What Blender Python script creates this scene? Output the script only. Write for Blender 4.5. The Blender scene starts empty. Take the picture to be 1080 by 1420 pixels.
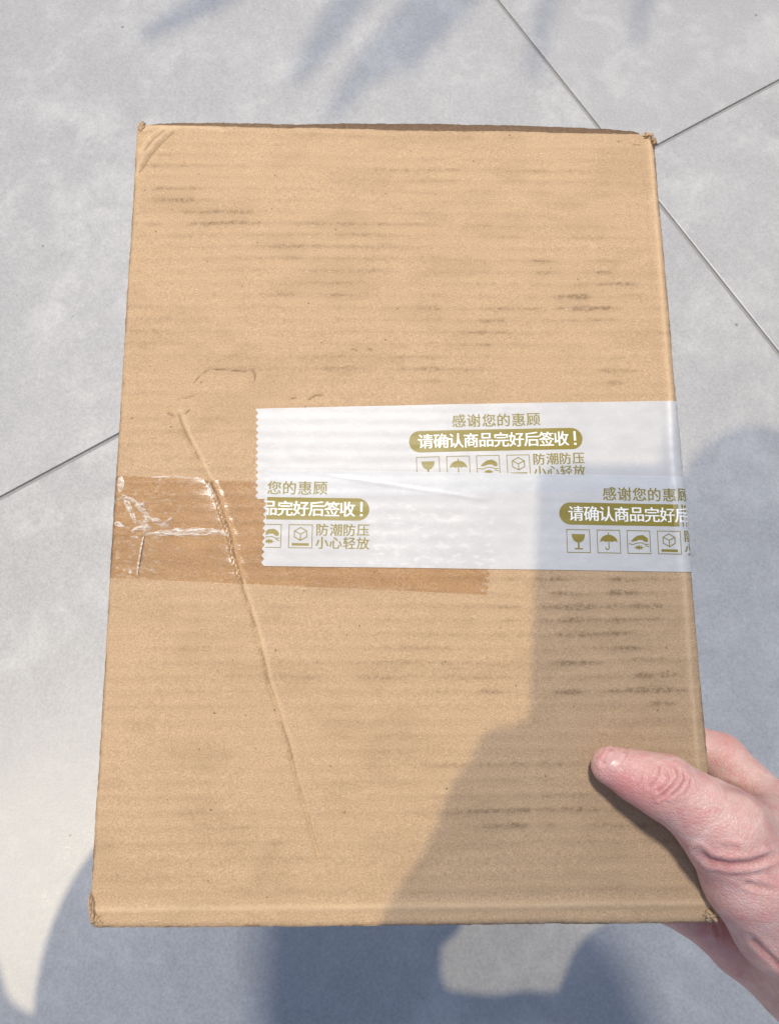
import bpy, bmesh, math, random
import numpy as np
from mathutils import Matrix, Vector

random.seed(4); RNG = np.random.default_rng(7)
sc = bpy.context.scene
C = sc.collection

# ------------------------------------------------------------------ camera
F = 1069.0                       # focal length in photo pixels (1080 x 1420)
PITCH = math.radians(75.3)       # looking down
HC = 0.90                        # camera height above the floor
CAM = np.array([0.0, 0.0, HC])
FW = np.array([0, math.cos(PITCH), -math.sin(PITCH)])
DN = np.array([0, -math.sin(PITCH), -math.cos(PITCH)])
RT = np.array([1.0, 0, 0])
M3 = np.stack([RT, DN, FW], 1)   # camera axes (right, down, forward) -> world

cd = bpy.data.cameras.new('camera'); cam = bpy.data.objects.new('camera', cd); C.objects.link(cam)
cd.sensor_fit = 'HORIZONTAL'; cd.sensor_width = 36; cd.lens = 36 * F / 1080
cd.clip_start = 0.004; cd.clip_end = 200
cam.location = CAM; cam.rotation_euler = (math.pi / 2 - PITCH, 0, 0)
sc.camera = cam

# ------------------------------------------------------------------ world, sun, exposure
SUN = np.array([-.35, -.03, -.936]); SUN /= np.linalg.norm(SUN)   # towards the sun, camera axes
SUNW = M3 @ SUN
def unit_(p): return p / np.linalg.norm(p)
w = bpy.data.worlds.new('World'); sc.world = w; w.use_nodes = True
nt = w.node_tree; bg = nt.nodes['Background']
sky = nt.nodes.new('ShaderNodeTexSky'); sky.sky_type = 'NISHITA'; sky.sun_disc = False
sky.sun_elevation = math.asin(SUNW[2]); sky.sun_rotation = math.atan2(SUNW[0], SUNW[1])
nt.links.new(sky.outputs[0], bg.inputs[0]); bg.inputs[1].default_value = 0.15
sky.air_density = 1.0; sky.dust_density = 1.7; sky.ozone_density = .3
sl = bpy.data.lights.new('sun', 'SUN'); so = bpy.data.objects.new('sun', sl); C.objects.link(so)
sl.energy = 2.0; sl.angle = math.radians(0.8); sl.color = (1.0, .85, .60)
so.rotation_euler = Vector(SUNW).to_track_quat('Z', 'Y').to_euler(); so.location = SUNW * 6
# the lamp in front that throws the box's second shadow towards the viewer
L2 = M3 @ unit_(np.array([-.027, -.586, -.81]))
al = bpy.data.lights.new('front_lamp', 'AREA'); ao = bpy.data.objects.new('front_lamp', al); C.objects.link(ao)
al.shape = 'DISK'; al.size = .30; al.energy = 76; al.color = (1.0, .965, .92)
ao.location = CAM + M3 @ np.array([.006, -.013, .355]) + L2 * 2.6
ao.rotation_euler = Vector(L2).to_track_quat('Z', 'Y').to_euler()
sc.view_settings.view_transform = 'Standard'; sc.view_settings.look = 'None'
sc.view_settings.exposure = -0.12; sc.view_settings.gamma = 1; sc.view_settings.use_curve_mapping = False

# ------------------------------------------------------------------ helpers
def ray(x, y): return np.array([(x - 540) / F, (y - 710) / F, 1.0])
def floor_pt(x, y):                      # a photo pixel's point on the floor, camera axes
    d = ray(x, y); return d * (HC / (math.cos(PITCH) * d[1] + math.sin(PITCH)))
def toW(p): return CAM + np.asarray(p, float) @ M3.T

def mesh(name, v, f, mat=None, parent=None, smooth=True, attrs=None, ngon=False):
    me = bpy.data.meshes.new(name)
    v = np.asarray(v, np.float32)
    if ngon or not isinstance(f, np.ndarray):
        me.from_pydata([tuple(map(float, p)) for p in v], [], [tuple(map(int, q)) for q in f])
    else:
        n, k = f.shape
        me.vertices.add(len(v)); me.vertices.foreach_set('co', v.ravel())
        me.loops.add(n * k); me.loops.foreach_set('vertex_index', f.astype(np.int32).ravel())
        me.polygons.add(n)
        me.polygons.foreach_set('loop_start', np.arange(0, n * k, k, dtype=np.int32))
        me.polygons.foreach_set('loop_total', np.full(n, k, np.int32))
        me.update(calc_edges=True)
    me.validate()
    if smooth: me.polygons.foreach_set('use_smooth', [True] * len(me.polygons))
    for an, av in (attrs or {}).items():
        a = me.attributes.new(an, 'FLOAT', 'POINT'); a.data.foreach_set('value', np.asarray(av, np.float32).ravel())
    me.update()
    o = bpy.data.objects.new(name, me); C.objects.link(o)
    if mat: me.materials.append(mat)
    if parent: o.parent = parent
    return o
def tag(o, label=None, cat=None, group=None, kind=None):
    for k, x in (('label', label), ('category', cat), ('group', group), ('kind', kind)):
        if x: o[k] = x
    return o

def hash2(i, j, s):
    h = (i * 374761393 + j * 668265263 + s * 1274126177) & 0xffffffff
    h = ((h ^ (h >> 13)) * 1274126177) & 0xffffffff
    return ((h ^ (h >> 16)) & 0xffff) / 65535.0
def noise2(x, y, s=0):
    x = np.asarray(x, float); y = np.asarray(y, float)
    xi = np.floor(x).astype(np.int64); yi = np.floor(y).astype(np.int64)
    u = x - xi; v = y - yi; u = u * u * (3 - 2 * u); v = v * v * (3 - 2 * v)
    a = hash2(xi, yi, s); b = hash2(xi + 1, yi, s); c = hash2(xi, yi + 1, s); d = hash2(xi + 1, yi + 1, s)
    return (a * (1 - u) + b * u) * (1 - v) + (c * (1 - u) + d * u) * v
def fbm(x, y, s=0, o=3):
    t = 0; a = .5; n = 0
    for k in range(o): t = t + a * noise2(x * 2 ** k, y * 2 ** k, s + k * 17); n += a; a *= .5
    return t / n
def sst(a, b, x):
    t = np.clip((x - a) / (b - a), 0, 1); return t * t * (3 - 2 * t)

def grid_faces(nx, ny):
    i, j = np.meshgrid(np.arange(nx - 1), np.arange(ny - 1), indexing='ij')
    a = (i * ny + j).ravel()
    return np.stack([a, a + ny, a + ny + 1, a + 1], 1)

# ---- node helper
class NT:
    def __init__(s, name):
        s.m = bpy.data.materials.new(name); s.m.use_nodes = True; s.t = s.m.node_tree
        s.t.nodes.clear(); s.out = s.n('ShaderNodeOutputMaterial')
    def n(s, ty, ins=None, **kw):
        nd = s.t.nodes.new(ty)
        for k, x in kw.items(): setattr(nd, k, x)
        for k, x in (ins or {}).items():
            if isinstance(x, bpy.types.NodeSocket): s.t.links.new(x, nd.inputs[k])
            else: nd.inputs[k].default_value = x
        return nd
    def math(s, op, a, b=0.5, c=None, clamp=False):
        d = {0: a, 1: b}
        if c is not None: d[2] = c
        return s.n('ShaderNodeMath', d, operation=op, use_clamp=clamp).outputs[0]
    def mm(s):   # object coordinates in millimetres
        tc = s.n('ShaderNodeTexCoord')
        return s.n('ShaderNodeVectorMath', {0: tc.outputs['Object'], 1: (1000, 1000, 1000)}, operation='MULTIPLY').outputs[0]
    def noise(s, vec, scale, detail=3, rough=.55, stretch=None, dist=0.0):
        if stretch: vec = s.n('ShaderNodeVectorMath', {0: vec, 1: stretch}, operation='MULTIPLY').outputs[0]
        return s.n('ShaderNodeTexNoise', {'Vector': vec, 'Scale': scale, 'Detail': detail, 'Roughness': rough, 'Distortion': dist}).outputs[0]
    def ramp(s, fac, lo, hi, a=0.0, b=1.0):
        r = s.n('ShaderNodeMapRange', {'Value': fac, 'From Min': lo, 'From Max': hi, 'To Min': a, 'To Max': b})
        return r.outputs[0]
    def mix(s, fac, a, b, mode='MIX'):
        nd = s.n('ShaderNodeMix', data_type='RGBA', blend_type=mode)
        for sock, x in ((nd.inputs[0], fac), (nd.inputs[6], a), (nd.inputs[7], b)):
            if isinstance(x, bpy.types.NodeSocket): s.t.links.new(x, sock)
            else: sock.default_value = x if not isinstance(x, tuple) or len(x) == 4 else (*x, 1)
        return nd.outputs[2]
    def attr(s, name): return s.n('ShaderNodeAttribute', attribute_name=name).outputs['Fac']
    def done(s, shader): s.t.links.new(shader, s.out.inputs[0]); return s.m
    def bump(s, h, strength=.3, dist=.0003, normal=None):
        d = {'Height': h, 'Strength': strength, 'Distance': dist}
        if normal: d['Normal'] = normal
        return s.n('ShaderNodeBump', d).outputs[0]

def simple(name, col, rough=.6, **kw):
    t = NT(name); v = t.mm(); nz = t.noise(v, .4, 3)
    c = t.mix(t.ramp(nz, .3, .7), tuple(x * .9 for x in col), tuple(min(x * 1.08, 1) for x in col))
    d = {'Base Color': c, 'Roughness': rough}; d.update(kw)
    return t.done(t.n('ShaderNodeBsdfPrincipled', d).outputs[0])

# ------------------------------------------------------------------ materials
def mat_cardboard():
    t = NT('kraft_cardboard'); v = t.mm()
    big = t.noise(v, .022, 4, .6); mid = t.noise(v, .12, 4, .6, (0.5, 1.4, 1)); fine = t.noise(v, .62, 4, .8)
    fib = t.noise(v, .55, 3, .75, (.45, 1.5, 1))
    c = t.mix(t.ramp(big, .3, .7), (.315, .208, .116), (.375, .254, .15))
    c = t.mix(t.ramp(mid, .35, .7, 0, .35), c, (.43, .285, .155))
    c = t.mix(t.ramp(fine, .3, .7, 0, 1), t.mix(.36, c, (.29, .185, .10)), t.mix(.28, c, (.60, .44, .28)))
    f2 = t.noise(v, 1.5, 3, .7)
    c = t.mix(t.ramp(f2, .3, .7, 0, 1), t.mix(.6, c, (.23, .145, .08)), t.mix(.44, c, (.62, .46, .30)))
    c = t.mix(t.ramp(fib, .56, .72, 0, .35), c, (.36, .23, .12))
    # printed-through flutes: grimy dashes (shape from the grime attribute)
    gr = t.math('MULTIPLY', t.attr('grime'), t.ramp(fine, .36, .6, .1, 1.3), clamp=True)
    c = t.mix(gr, c, (.17, .112, .065))
    # dark flecks and pale fibres
    sp = t.n('ShaderNodeTexVoronoi', {'Vector': v, 'Scale': .16}, feature='F1')
    pick = t.math('GREATER_THAN', t.n('ShaderNodeSeparateColor', {0: sp.outputs['Color']}).outputs[0], .72)
    fleck = t.math('MULTIPLY', t.ramp(t.math('ADD', sp.outputs['Distance'], t.math('MULTIPLY', fine, .12)), .10, .15, .75, 0), pick)
    c = t.mix(fleck, c, (.10, .06, .04))
    sp2 = t.n('ShaderNodeTexVoronoi', {'Vector': t.n('ShaderNodeVectorMath', {0: v, 1: (.5, 1, 1)}, operation='MULTIPLY').outputs[0], 'Scale': .33}, feature='F1')
    pk2 = t.math('GREATER_THAN', t.n('ShaderNodeSeparateColor', {0: sp2.outputs['Color']}).outputs[1], .7)
    c = t.mix(t.math('MULTIPLY', t.ramp(sp2.outputs['Distance'], .04, .13, .3, 0), pk2), c, (.72, .57, .40))
    wear = t.attr('wear')
    c = t.mix(t.math('MULTIPLY', wear, t.ramp(fine, .3, .6, .2, 1.0), clamp=True), c, (.12, .075, .045))
    c = t.mix(t.attr('crack_shade_line'), c, (.09, .05, .03))
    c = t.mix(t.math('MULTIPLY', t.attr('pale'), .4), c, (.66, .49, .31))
    h = t.math('ADD', t.math('MULTIPLY', fine, .6), t.math('MULTIPLY', mid, .8))
    nm = t.bump(h, .55, .00025)
    p = t.n('ShaderNodeBsdfPrincipled', {'Base Color': c, 'Roughness': .82, 'Specular IOR Level': .25, 'Normal': nm})
    return t.done(p.outputs[0])

def mat_whitetape():
    t = NT('white_packing_tape'); v = t.mm()
    a = t.noise(v, .8, 3, .65); b = t.noise(v, .09, 3, .6, (1, 1.6, 1))
    spots = t.math('MULTIPLY', t.ramp(a, .54, .66), t.ramp(b, .40, .60, .25, .8), clamp=True)
    bub = t.attr('bubble')
    spots = t.math('MAXIMUM', spots, t.math('MULTIPLY', bub, t.ramp(t.noise(v, .30, 3, .6, (.5, 1.2, 1)), .52, .64), clamp=True))
    c = t.mix(t.ramp(b, .3, .7), (.51, .52, .535), (.56, .57, .58))
    c = t.mix(t.math('MULTIPLY', spots, .4), c, (.74, .74, .74))
    p = t.n('ShaderNodeBsdfPrincipled', {'Base Color': c, 'Roughness': .38, 'Specular IOR Level': .4,
            'Normal': t.bump(t.math('ADD', b, t.math('MULTIPLY', a, .4)), .25, .0003)})
    tr = t.n('ShaderNodeBsdfTransparent', {'Color': (1, 1, 1, 1)})
    mx = t.n('ShaderNodeMixShader', {0: t.math('SUBTRACT', .76, t.math('MULTIPLY', a, .06)), 1: tr.outputs[0], 2: p.outputs[0]})
    return t.done(mx.outputs[0])

def mat_cleartape():
    t = NT('clear_packing_tape'); v = t.mm()
    a = t.noise(v, .5, 4, .7, (.6, 1.4, 1)); b = t.noise(v, .05, 3, .6)
    tr = t.n('ShaderNodeBsdfTransparent', {'Color': t.mix(t.ramp(b, .3, .7), (.84, .785, .71), (.90, .85, .78))})
    gl = t.n('ShaderNodeBsdfGlossy', {'Color': (1, 1, 1, 1), 'Roughness': .2, 'Normal': t.bump(t.math('ADD', a, b), .22, .0004)})
    df = t.n('ShaderNodeBsdfDiffuse', {'Color': (.85, .78, .70, 1)})
    fr = t.n('ShaderNodeFresnel', {'IOR': 1.45})
    m1 = t.n('ShaderNodeMixShader', {0: t.math('MULTIPLY', fr.outputs[0], .6), 1: tr.outputs[0], 2: gl.outputs[0]})
    cl = t.math('MULTIPLY', t.ramp(a, .52, .72, 0, .32), t.math('ADD', .35, t.attr('cloud')), clamp=True)
    m2 = t.n('ShaderNodeMixShader', {0: cl, 1: m1.outputs[0], 2: df.outputs[0]})
    return t.done(m2.outputs[0])

def mat_wrinkle():
    t = NT('wrinkled_film'); v = t.mm(); a = t.noise(v, .5, 3, .6, (.4, 1.5, 1))
    tr = t.n('ShaderNodeBsdfTransparent', {'Color': (.93, .87, .78, 1)})
    p = t.n('ShaderNodeBsdfPrincipled', {'Base Color': (.86, .80, .72, 1), 'Roughness': .14, 'Specular IOR Level': .8, 'Normal': t.bump(a, .5, .0006)})
    m = t.n('ShaderNodeMixShader', {0: t.ramp(a, .35, .65, .12, .62), 1: tr.outputs[0], 2: p.outputs[0]})
    return t.done(m.outputs[0])

def mat_ink(name, col):
    t = NT(name); v = t.mm(); a = t.noise(v, 1.4, 3, .6)
    c = t.mix(t.ramp(a, .35, .7, 0, .25), col, tuple(min(1, x * 1.35 + .03) for x in col))
    return t.done(t.n('ShaderNodeBsdfPrincipled', {'Base Color': c, 'Roughness': .4, 'Specular IOR Level': .4}).outputs[0])

def mat_tile():
    t = NT('cement_look_tile')
    tc = t.n('ShaderNodeTexCoord')
    oi = t.n('ShaderNodeObjectInfo')
    off = t.n('ShaderNodeVectorMath', {0: oi.outputs['Random'], 1: (7, 13, 5)}, operation='MULTIPLY').outputs[0]
    v = t.n('ShaderNodeVectorMath', {0: tc.outputs['Object'], 1: off}, operation='ADD').outputs[0]
    big = t.noise(v, 3.2, 5, .6, dist=.6); mid = t.noise(v, 14, 6, .68, dist=.3); fine = t.noise(v, 330, 3, .7); grit = t.noise(v, 900, 2, .6)
    c = t.mix(t.ramp(big, .32, .68), (.32, .318, .318), (.37, .367, .365))
    c = t.mix(t.ramp(mid, .5, .68, 0, .65), c, (.47, .468, .46))
    blot = t.noise(v, 42, 5, .7, dist=.5)
    c = t.mix(t.math('MULTIPLY', t.ramp(blot, .52, .68, 0, .22), t.ramp(big, .4, .6, .2, 1)), c, (.50, .498, .49))
    c = t.mix(t.math('MULTIPLY', t.ramp(blot, .42, .28, 0, .25), t.ramp(big, .6, .4, .2, 1)), c, (.22, .22, .225))
    c = t.mix(t.ramp(mid, .46, .28, 0, .3), c, (.28, .28, .282))
    c = t.mix(t.ramp(fine, .3, .7), t.mix(.20, c, (.16, .16, .165)), t.mix(.18, c, (.66, .66, .65)))
    sp = t.n('ShaderNodeTexVoronoi', {'Vector': v, 'Scale': 26.0}, feature='F1')
    pk = t.math('GREATER_THAN', t.n('ShaderNodeSeparateColor', {0: sp.outputs['Color']}).outputs[0], .86)
    c = t.mix(t.math('MULTIPLY', t.ramp(t.math('ADD', sp.outputs['Distance'], t.math('MULTIPLY', fine, .05)), .05, .09, .7, 0), pk), c, (.10, .10, .105))
    ro = t.math('ADD', t.ramp(mid, .3, .7, .34, .42), t.ramp(fine, .3, .7, -.05, .06))
    nm = t.bump(t.math('ADD', t.math('MULTIPLY', grit, .5), fine), .22, .0006)
    p = t.n('ShaderNodeBsdfPrincipled', {'Base Color': c, 'Roughness': ro, 'Specular IOR Level': .5, 'Normal': nm})
    return t.done(p.outputs[0])

def mat_skin():
    t = NT('skin'); v = t.mm()
    big = t.noise(v, .045, 3, .6); mid = t.noise(v, .22, 4, .6); fine = t.noise(v, 1.3, 3, .6)
    c = t.mix(t.ramp(big, .35, .65), (.64, .39, .31), (.70, .47, .385))
    c = t.mix(t.ramp(mid, .42, .68, 0, .75), c, (.70, .33, .29))
    c = t.mix(t.ramp(fine, .35, .7, 0, .35), c, (.80, .58, .50))
    blot = t.noise(v, .11, 3, .6, dist=.8)
    c = t.mix(t.ramp(blot, .52, .66, 0, .55), c, (.80, .57, .50))
    c = t.mix(t.ramp(blot, .46, .34, 0, .5), c, (.60, .24, .23))
    c = t.mix(t.math('MULTIPLY', t.attr('red'), .6, clamp=True), c, (.60, .20, .19))
    c = t.mix(t.math('MULTIPLY', t.attr('crease'), .6, clamp=True), c, (.38, .12, .11))
    cells = t.n('ShaderNodeTexVoronoi', {'Vector': v, 'Scale': .55}, feature='DISTANCE_TO_EDGE').outputs['Distance']
    hgt = t.math('ADD', t.math('MULTIPLY', t.ramp(cells, 0, .18), .7), t.math('ADD', t.math('MULTIPLY', mid, 1.6), t.math('MULTIPLY', fine, .5)))
    p = t.n('ShaderNodeBsdfPrincipled', {'Base Color': c, 'Roughness': .46, 'Specular IOR Level': .45,
        'Subsurface Weight': .25, 'Subsurface Scale': .004, 'Subsurface Radius': (1, .35, .2),
        'Normal': t.bump(hgt, .38, .0006)})
    return t.done(p.outputs[0])

M_CARD = mat_cardboard(); M_WT = mat_whitetape(); M_CT = mat_cleartape(); M_WR = mat_wrinkle()
M_GOLD = mat_ink('gold_ink', (.175, .138, .012)); M_WHITE = mat_ink('white_ink', (.66, .66, .64))
M_TILE = mat_tile(); M_SKIN = mat_skin()
M_GROUT = simple('grout', (.26, .26, .265), .9)
M_NAIL = simple('nail', (.66, .385, .34), .34)
M_DARK = simple('dark_brown_line', (.20, .125, .07), .9)

# ------------------------------------------------------------------ floor of large tiles
fl_e = bpy.data.objects.new('floor', None)
x0 = toW(floor_pt(868, 221)); a1 = toW(floor_pt(690, 0)); a2 = toW(floor_pt(1080, 490)); b1 = toW(floor_pt(1080, 111)); b2 = toW(floor_pt(0, 692))
def unit(p): return p / np.linalg.norm(p)
def isect(p, d, q, e):
    s = np.linalg.solve(np.array([[d[0], -e[0]], [d[1], -e[1]]]), (q - p)[:2]); return p + d * s[0]
da = unit(a2 - a1); db = unit(b2 - b1); X0 = isect(a1, da, b1, db)
ang = math.atan2(da[1], da[0])
T = 1.2; J = .0052; half = 8
fv = [(-12, -12, -.004), (12, -12, -.004), (12, 12, -.004), (-12, 12, -.004), (-12, -12, -.03), (12, -12, -.03), (12, 12, -.03), (-12, 12, -.03)]
floor = mesh('floor', fv, [(0, 1, 2, 3), (7, 6, 5, 4), (0, 4, 5, 1), (1, 5, 6, 2), (2, 6, 7, 3), (3, 7, 4, 0)], M_GROUT, smooth=False)
floor.location = (X0[0], X0[1], 0); floor.rotation_euler = (0, 0, ang)
tag(floor, kind='structure')
bm = bmesh.new()
bmesh.ops.create_cube(bm, size=1)
for vv in bm.verts: vv.co = Vector((vv.co.x * (T - J), vv.co.y * (T - J), -.0099 + (.0099 if vv.co.z > 0 else 0)))
bmesh.ops.bevel(bm, geom=[e for e in bm.edges if all(q.co.z > -.001 for q in e.verts)], offset=.0012, segments=2, profile=.5, affect='EDGES')
tme = bpy.data.meshes.new('tile'); bm.to_mesh(tme); bm.free(); tme.materials.append(M_TILE)
for i in range(-4, 4):
    for j in range(-4, 4):
        o = bpy.data.objects.new('tile', tme); C.objects.link(o); o.parent = floor
        o.location = ((i + .5) * T, (j + .5) * T, random.uniform(-.0002, 0))

# ------------------------------------------------------------------ the cardboard box: pose and surface
RB = np.array([[.999760323, .00396210923, -.0215313327], [.000195731328, .981830327, .189760823], [.0218919685, -.189719556, .98159423]])
TB = np.array([5.93938703, -13.1255137, 355.320698])          # mm, camera axes; face axes: x right, y down, z away
W, H, DEP, RAD = 262.0, 366.9, 62.0, 3.6
AX = np.stack([RB[:, 0], -RB[:, 1], -RB[:, 2]], 1)            # box axes: x right, y up the face, z out of the face
box = bpy.data.objects.new('cardboard_box', None); C.objects.link(box)
Rw = M3 @ AX; bl = toW(TB / 1000)
mw = Matrix.Identity(4)
for i in range(3):
    for j in range(3): mw[i][j] = Rw[i, j]
    mw[i][3] = bl[i]
box.matrix_world = mw
tag(box, 'worn brown corrugated cardboard box with white printed tape, held in a hand', 'box')

def face(x, y):                          # photo pixel -> millimetres on the front of the box
    d = ray(x, y); m = RB[:, 2]; P = d * (m @ TB) / (m @ d); q = RB.T @ (P - TB); return np.array([q[0], -q[1]])
def poly(pts): return np.array([face(*p) for p in pts])

corn = {(-1, 1): face(188, 167), (1, 1): face(909, 180), (1, -1): face(1005, 1284), (-1, -1): face(119, 1291)}
def warp(x, y):
    s = np.clip(x / W + .5, -.1, 1.1); t = np.clip(y / H + .5, -.1, 1.1)
    dx = 0; dy = 0
    for (sx, sy), p in corn.items():
        wgt = (s if sx > 0 else 1 - s) * (t if sy > 0 else 1 - t)
        dx = dx + wgt * (p[0] - sx * W / 2); dy = dy + wgt * (p[1] - sy * H / 2)
    return x + dx, y + dy
def unwarp(x, y):
    a, b = np.array(x, float), np.array(y, float)
    for _ in range(4):
        wx, wy = warp(a, b); a = a + (x - wx); b = b + (y - wy)
    return a, b

def pl_dist(x, y, P):                    # distance to a polyline, signed side, parameter
    best = np.full(np.shape(x), 1e9); side = np.zeros(np.shape(x)); par = np.zeros(np.shape(x)); L = 0
    seg = np.linalg.norm(np.diff(P, axis=0), axis=1); tot = seg.sum()
    for i in range(len(P) - 1):
        d = P[i + 1] - P[i]; l2 = d @ d
        t = np.clip(((x - P[i, 0]) * d[0] + (y - P[i, 1]) * d[1]) / l2, 0, 1)
        ex = x - P[i, 0] - t * d[0]; ey = y - P[i, 1] - t * d[1]; r = np.hypot(ex, ey)
        m = r < best; best = np.where(m, r, best); side = np.where(m, np.sign(d[0] * ey - d[1] * ex), side)
        par = np.where(m, (L + t * seg[i]) / tot, par); L += seg[i]
    return best, side, par

CREASE = poly([(247, 573), (257, 600), (272, 632), (290, 668), (304, 700), (316, 735), (325, 775), (338, 822), (352, 868), (363, 905), (369, 938), (384, 985), (400, 1035), (410, 1078), (424, 1128), (437, 1172), (450, 1215)])
_r = np.linspace(0, len(CREASE) - 1, 70)
CREASE = np.stack([np.interp(_r, np.arange(len(CREASE)), CREASE[:, k]) + .9 * (fbm(_r * 1.9, _r * 0 + k * 9, 77) - .5) for k in range(2)], 1)
FOLDS = [(poly([(193, 236), (208, 212), (222, 196), (240, 180)]), .9, 1.5), (poly([(200, 206), (212, 190), (226, 180)]), .5, 1.3),
         (poly([(205, 178), (238, 177), (300, 180)]), .25, 1.5)]
SOFT = [(poly([(440, 1120), (470, 1160), (490, 1230)]), .25, 4), (poly([(352, 1250), (380, 1200), (400, 1160)]), .3, 3), (poly([(232, 1030), (280, 1110)]), .2, 3),
        (poly([(900, 352), (868, 362), (845, 372)]), .5, 2.2), (poly([(700, 200), (790, 250), (850, 330)]), .25, 9), (poly([(600, 250), (690, 360)]), .2, 10)]
CRACKS = [poly([(268, 530), (278, 519), (292, 511), (318, 513), (338, 515), (350, 513), (354, 520), (353, 532)]), poly([(428, 554), (438, 548), (446, 548), (455, 541), (468, 538)]),
          poly([(396, 554), (412, 551)]), poly([(248, 571), (256, 573), (262, 568)]), poly([(246, 553), (284, 545)]), poly([(171, 530), (172, 545)]),
          poly([(458, 501), (468, 504), (480, 503)]), poly([(489, 484), (494, 486)]), poly([(511, 484), (516, 486)]), poly([(858, 193), (876, 197), (890, 197)]), poly([(232, 572), (248, 580)])]
FL = 6.25                                # flute pitch, mm
BLOBS = [(230, 268, 60, 55, .55), (290, 300, 70, 20, .8), (600, 318, 190, 14, .45), (470, 330, 120, 20, .35), (815, 420, 75, 22, 1.1), (855, 395, 50, 22, .9), (760, 440, 80, 20, .8), (665, 460, 35, 14, .9), (640, 478, 40, 14, .8), (610, 515, 55, 18, .9),
         (855, 515, 30, 22, .8), (800, 365, 70, 14, .55), (250, 440, 70, 30, .35), (480, 500, 90, 18, .45), (600, 880, 60, 35, .55), (800, 830, 130, 45, .8), (830, 905, 120, 40, .7), (935, 960, 40, 26, .9), (740, 1115, 90, 10, 1.2), (700, 1140, 110, 10, 1.0),
         (900, 1160, 90, 22, .6), (370, 945, 260, 14, .3), (760, 960, 200, 12, .6), (690, 1050, 120, 12, .7), (560, 230, 330, 10, .3), (420, 190, 240, 8, .3), (700, 250, 160, 16, .25), (300, 380, 150, 60, .22), (560, 400, 200, 60, .28), (240, 640, 90, 60, .2),
         (930, 440, 20, 90, .3), (900, 540, 60, 8, .5), (250, 1130, 120, 40, .15), (160, 480, 14, 80, .35), (560, 760, 200, 40, .2)]
BLOBS = [(face(x, y), sx / 3.0, sy / 3.0, k) for x, y, sx, sy, k in BLOBS]

def tape_zone(x, y):
    return sst(-140, -120, x) * sst(-52, -44, y) * sst(48, 40, y) * np.where(x < -60, .95, 1)
def hgt(x, y, detail=True):              # relief of the front panel, mm
    z = -.9 * ((x / 131) ** 2 + (y / 183) ** 2) + 1.3 * (fbm(x / 70, y / 90, 3) - .5) * 2
    ph = y / FL + .25 * (noise2(x / 60, y / 40, 5) - .5)
    z = z + (.085 * (.4 + fbm(x / 40, y / 30, 9)) * np.cos(2 * np.pi * ph) + .16 * (fbm(x / 9, y / 5, 11) - .5)) * (1 - .6 * tape_zone(x, y))
    d, sd, p = pl_dist(x, y, CREASE)
    # the side towards the left edge sinks into the fold, the other stands proud
    amp = .95 * sst(0, .06, p) * sst(1.0, .95, p) * (.75 + .5 * noise2(p * 22, p * 0, 4))
    z = z - .8 * amp * np.exp(-(d / .75) ** 2) + .30 * amp * np.where(sd > 0, np.exp(-((d - 1.6) / 1.1) ** 2), 0) - .75 * amp * np.where(sd < 0, np.exp(-(d / 6.0)), 0)
    for P, a, wd in FOLDS + SOFT:
        d, sd, p = pl_dist(x, y, P); e = sst(0, .15, p) * sst(1, .8, p)
        z = z - a * e * np.exp(-(d / wd) ** 2) + .6 * a * e * np.exp(-((d - wd * 2) / (wd * 1.2)) ** 2) * (sd > 0)
    for P in CRACKS:
        d, _, p = pl_dist(x, y, P); z = z - .28 * np.exp(-(d / .5) ** 2)
    # crushed lower rim: a raised fold line, then the panel turns away
    yb = y + 181.2 + .8 * (noise2(x / 22, x * 0, 8) - .5)
    z = z + .32 * np.exp(-(yb / 1.4) ** 2) - .3 * np.exp(-((yb - 4.5) / 2.5) ** 2)
    xr = x - 128 + .8 * (noise2(y / 18, y * 0, 6) - .5)
    z = z + .18 * np.exp(-(xr / 1.2) ** 2) - .3 * np.exp(-((xr + 3) / 2) ** 2)
    return z
def S(a, b, off=0.0, rough=True):        # box surface at sheet coordinates (mm), wraps round the edges
    a = np.asarray(a, float); b = np.asarray(b, float)
    wi, hi = W / 2 - RAD, H / 2 - RAD
    ca = np.clip(a, -wi, wi); cb = np.clip(b, -hi, hi); ox, oy = a - ca, b - cb
    e = np.hypot(ox, oy); k = np.where(e > 1e-9, e, 1); an = np.minimum(e / RAD, np.pi / 2); ex = np.maximum(e - RAD * np.pi / 2, 0)
    x = ca + ox / k * (RAD + off) * np.sin(an); y = cb + oy / k * (RAD + off) * np.sin(an)
    z = (RAD + off) * np.cos(an) - RAD - np.minimum(ex, DEP - RAD)
    x, y = warp(x, y)
    fade = np.cos(an)
    z = z + hgt(x, y) * fade
    if rough:                             # bumped, softened edges
        edge = sst(0, RAD * .8, e) * (1 - .7 * sst(3, 20, ex))
        s = .6 * (fbm(a / 30 + 3, b / 30, 21) - .5) + .3 * (noise2(a / 1.7, b / 1.7, 31) - .5)
        x = x + ox / k * edge * s; y = y + oy / k * edge * s; z = z + edge * .5 * s
        # left and right sides bulge a little
        bul = np.sin(np.pi * np.clip(ex / DEP, 0, 1)) * .4
        x = x + ox / k * bul; y = y + oy / k * bul
    return np.stack([x, y, z], -1)

def axis_samples(half, step):
    inner = half - RAD; n = int(2 * inner / step)
    mid = np.linspace(-inner, inner, n + 1); arc = np.linspace(0, RAD * np.pi / 2, 9)[1:]
    deep = RAD * np.pi / 2 + np.array([1.5, 4, 9, 18, 30, 45, DEP - RAD])
    out = np.concatenate([arc, deep])
    return np.concatenate([-(inner + out)[::-1], mid, inner + out])
ga = axis_samples(W / 2, .65); gb = axis_samples(H / 2, .65)
A, B = np.meshgrid(ga, gb, indexing='ij')
P3 = S(A, B)
X, Y = P3[..., 0], P3[..., 1]
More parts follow.
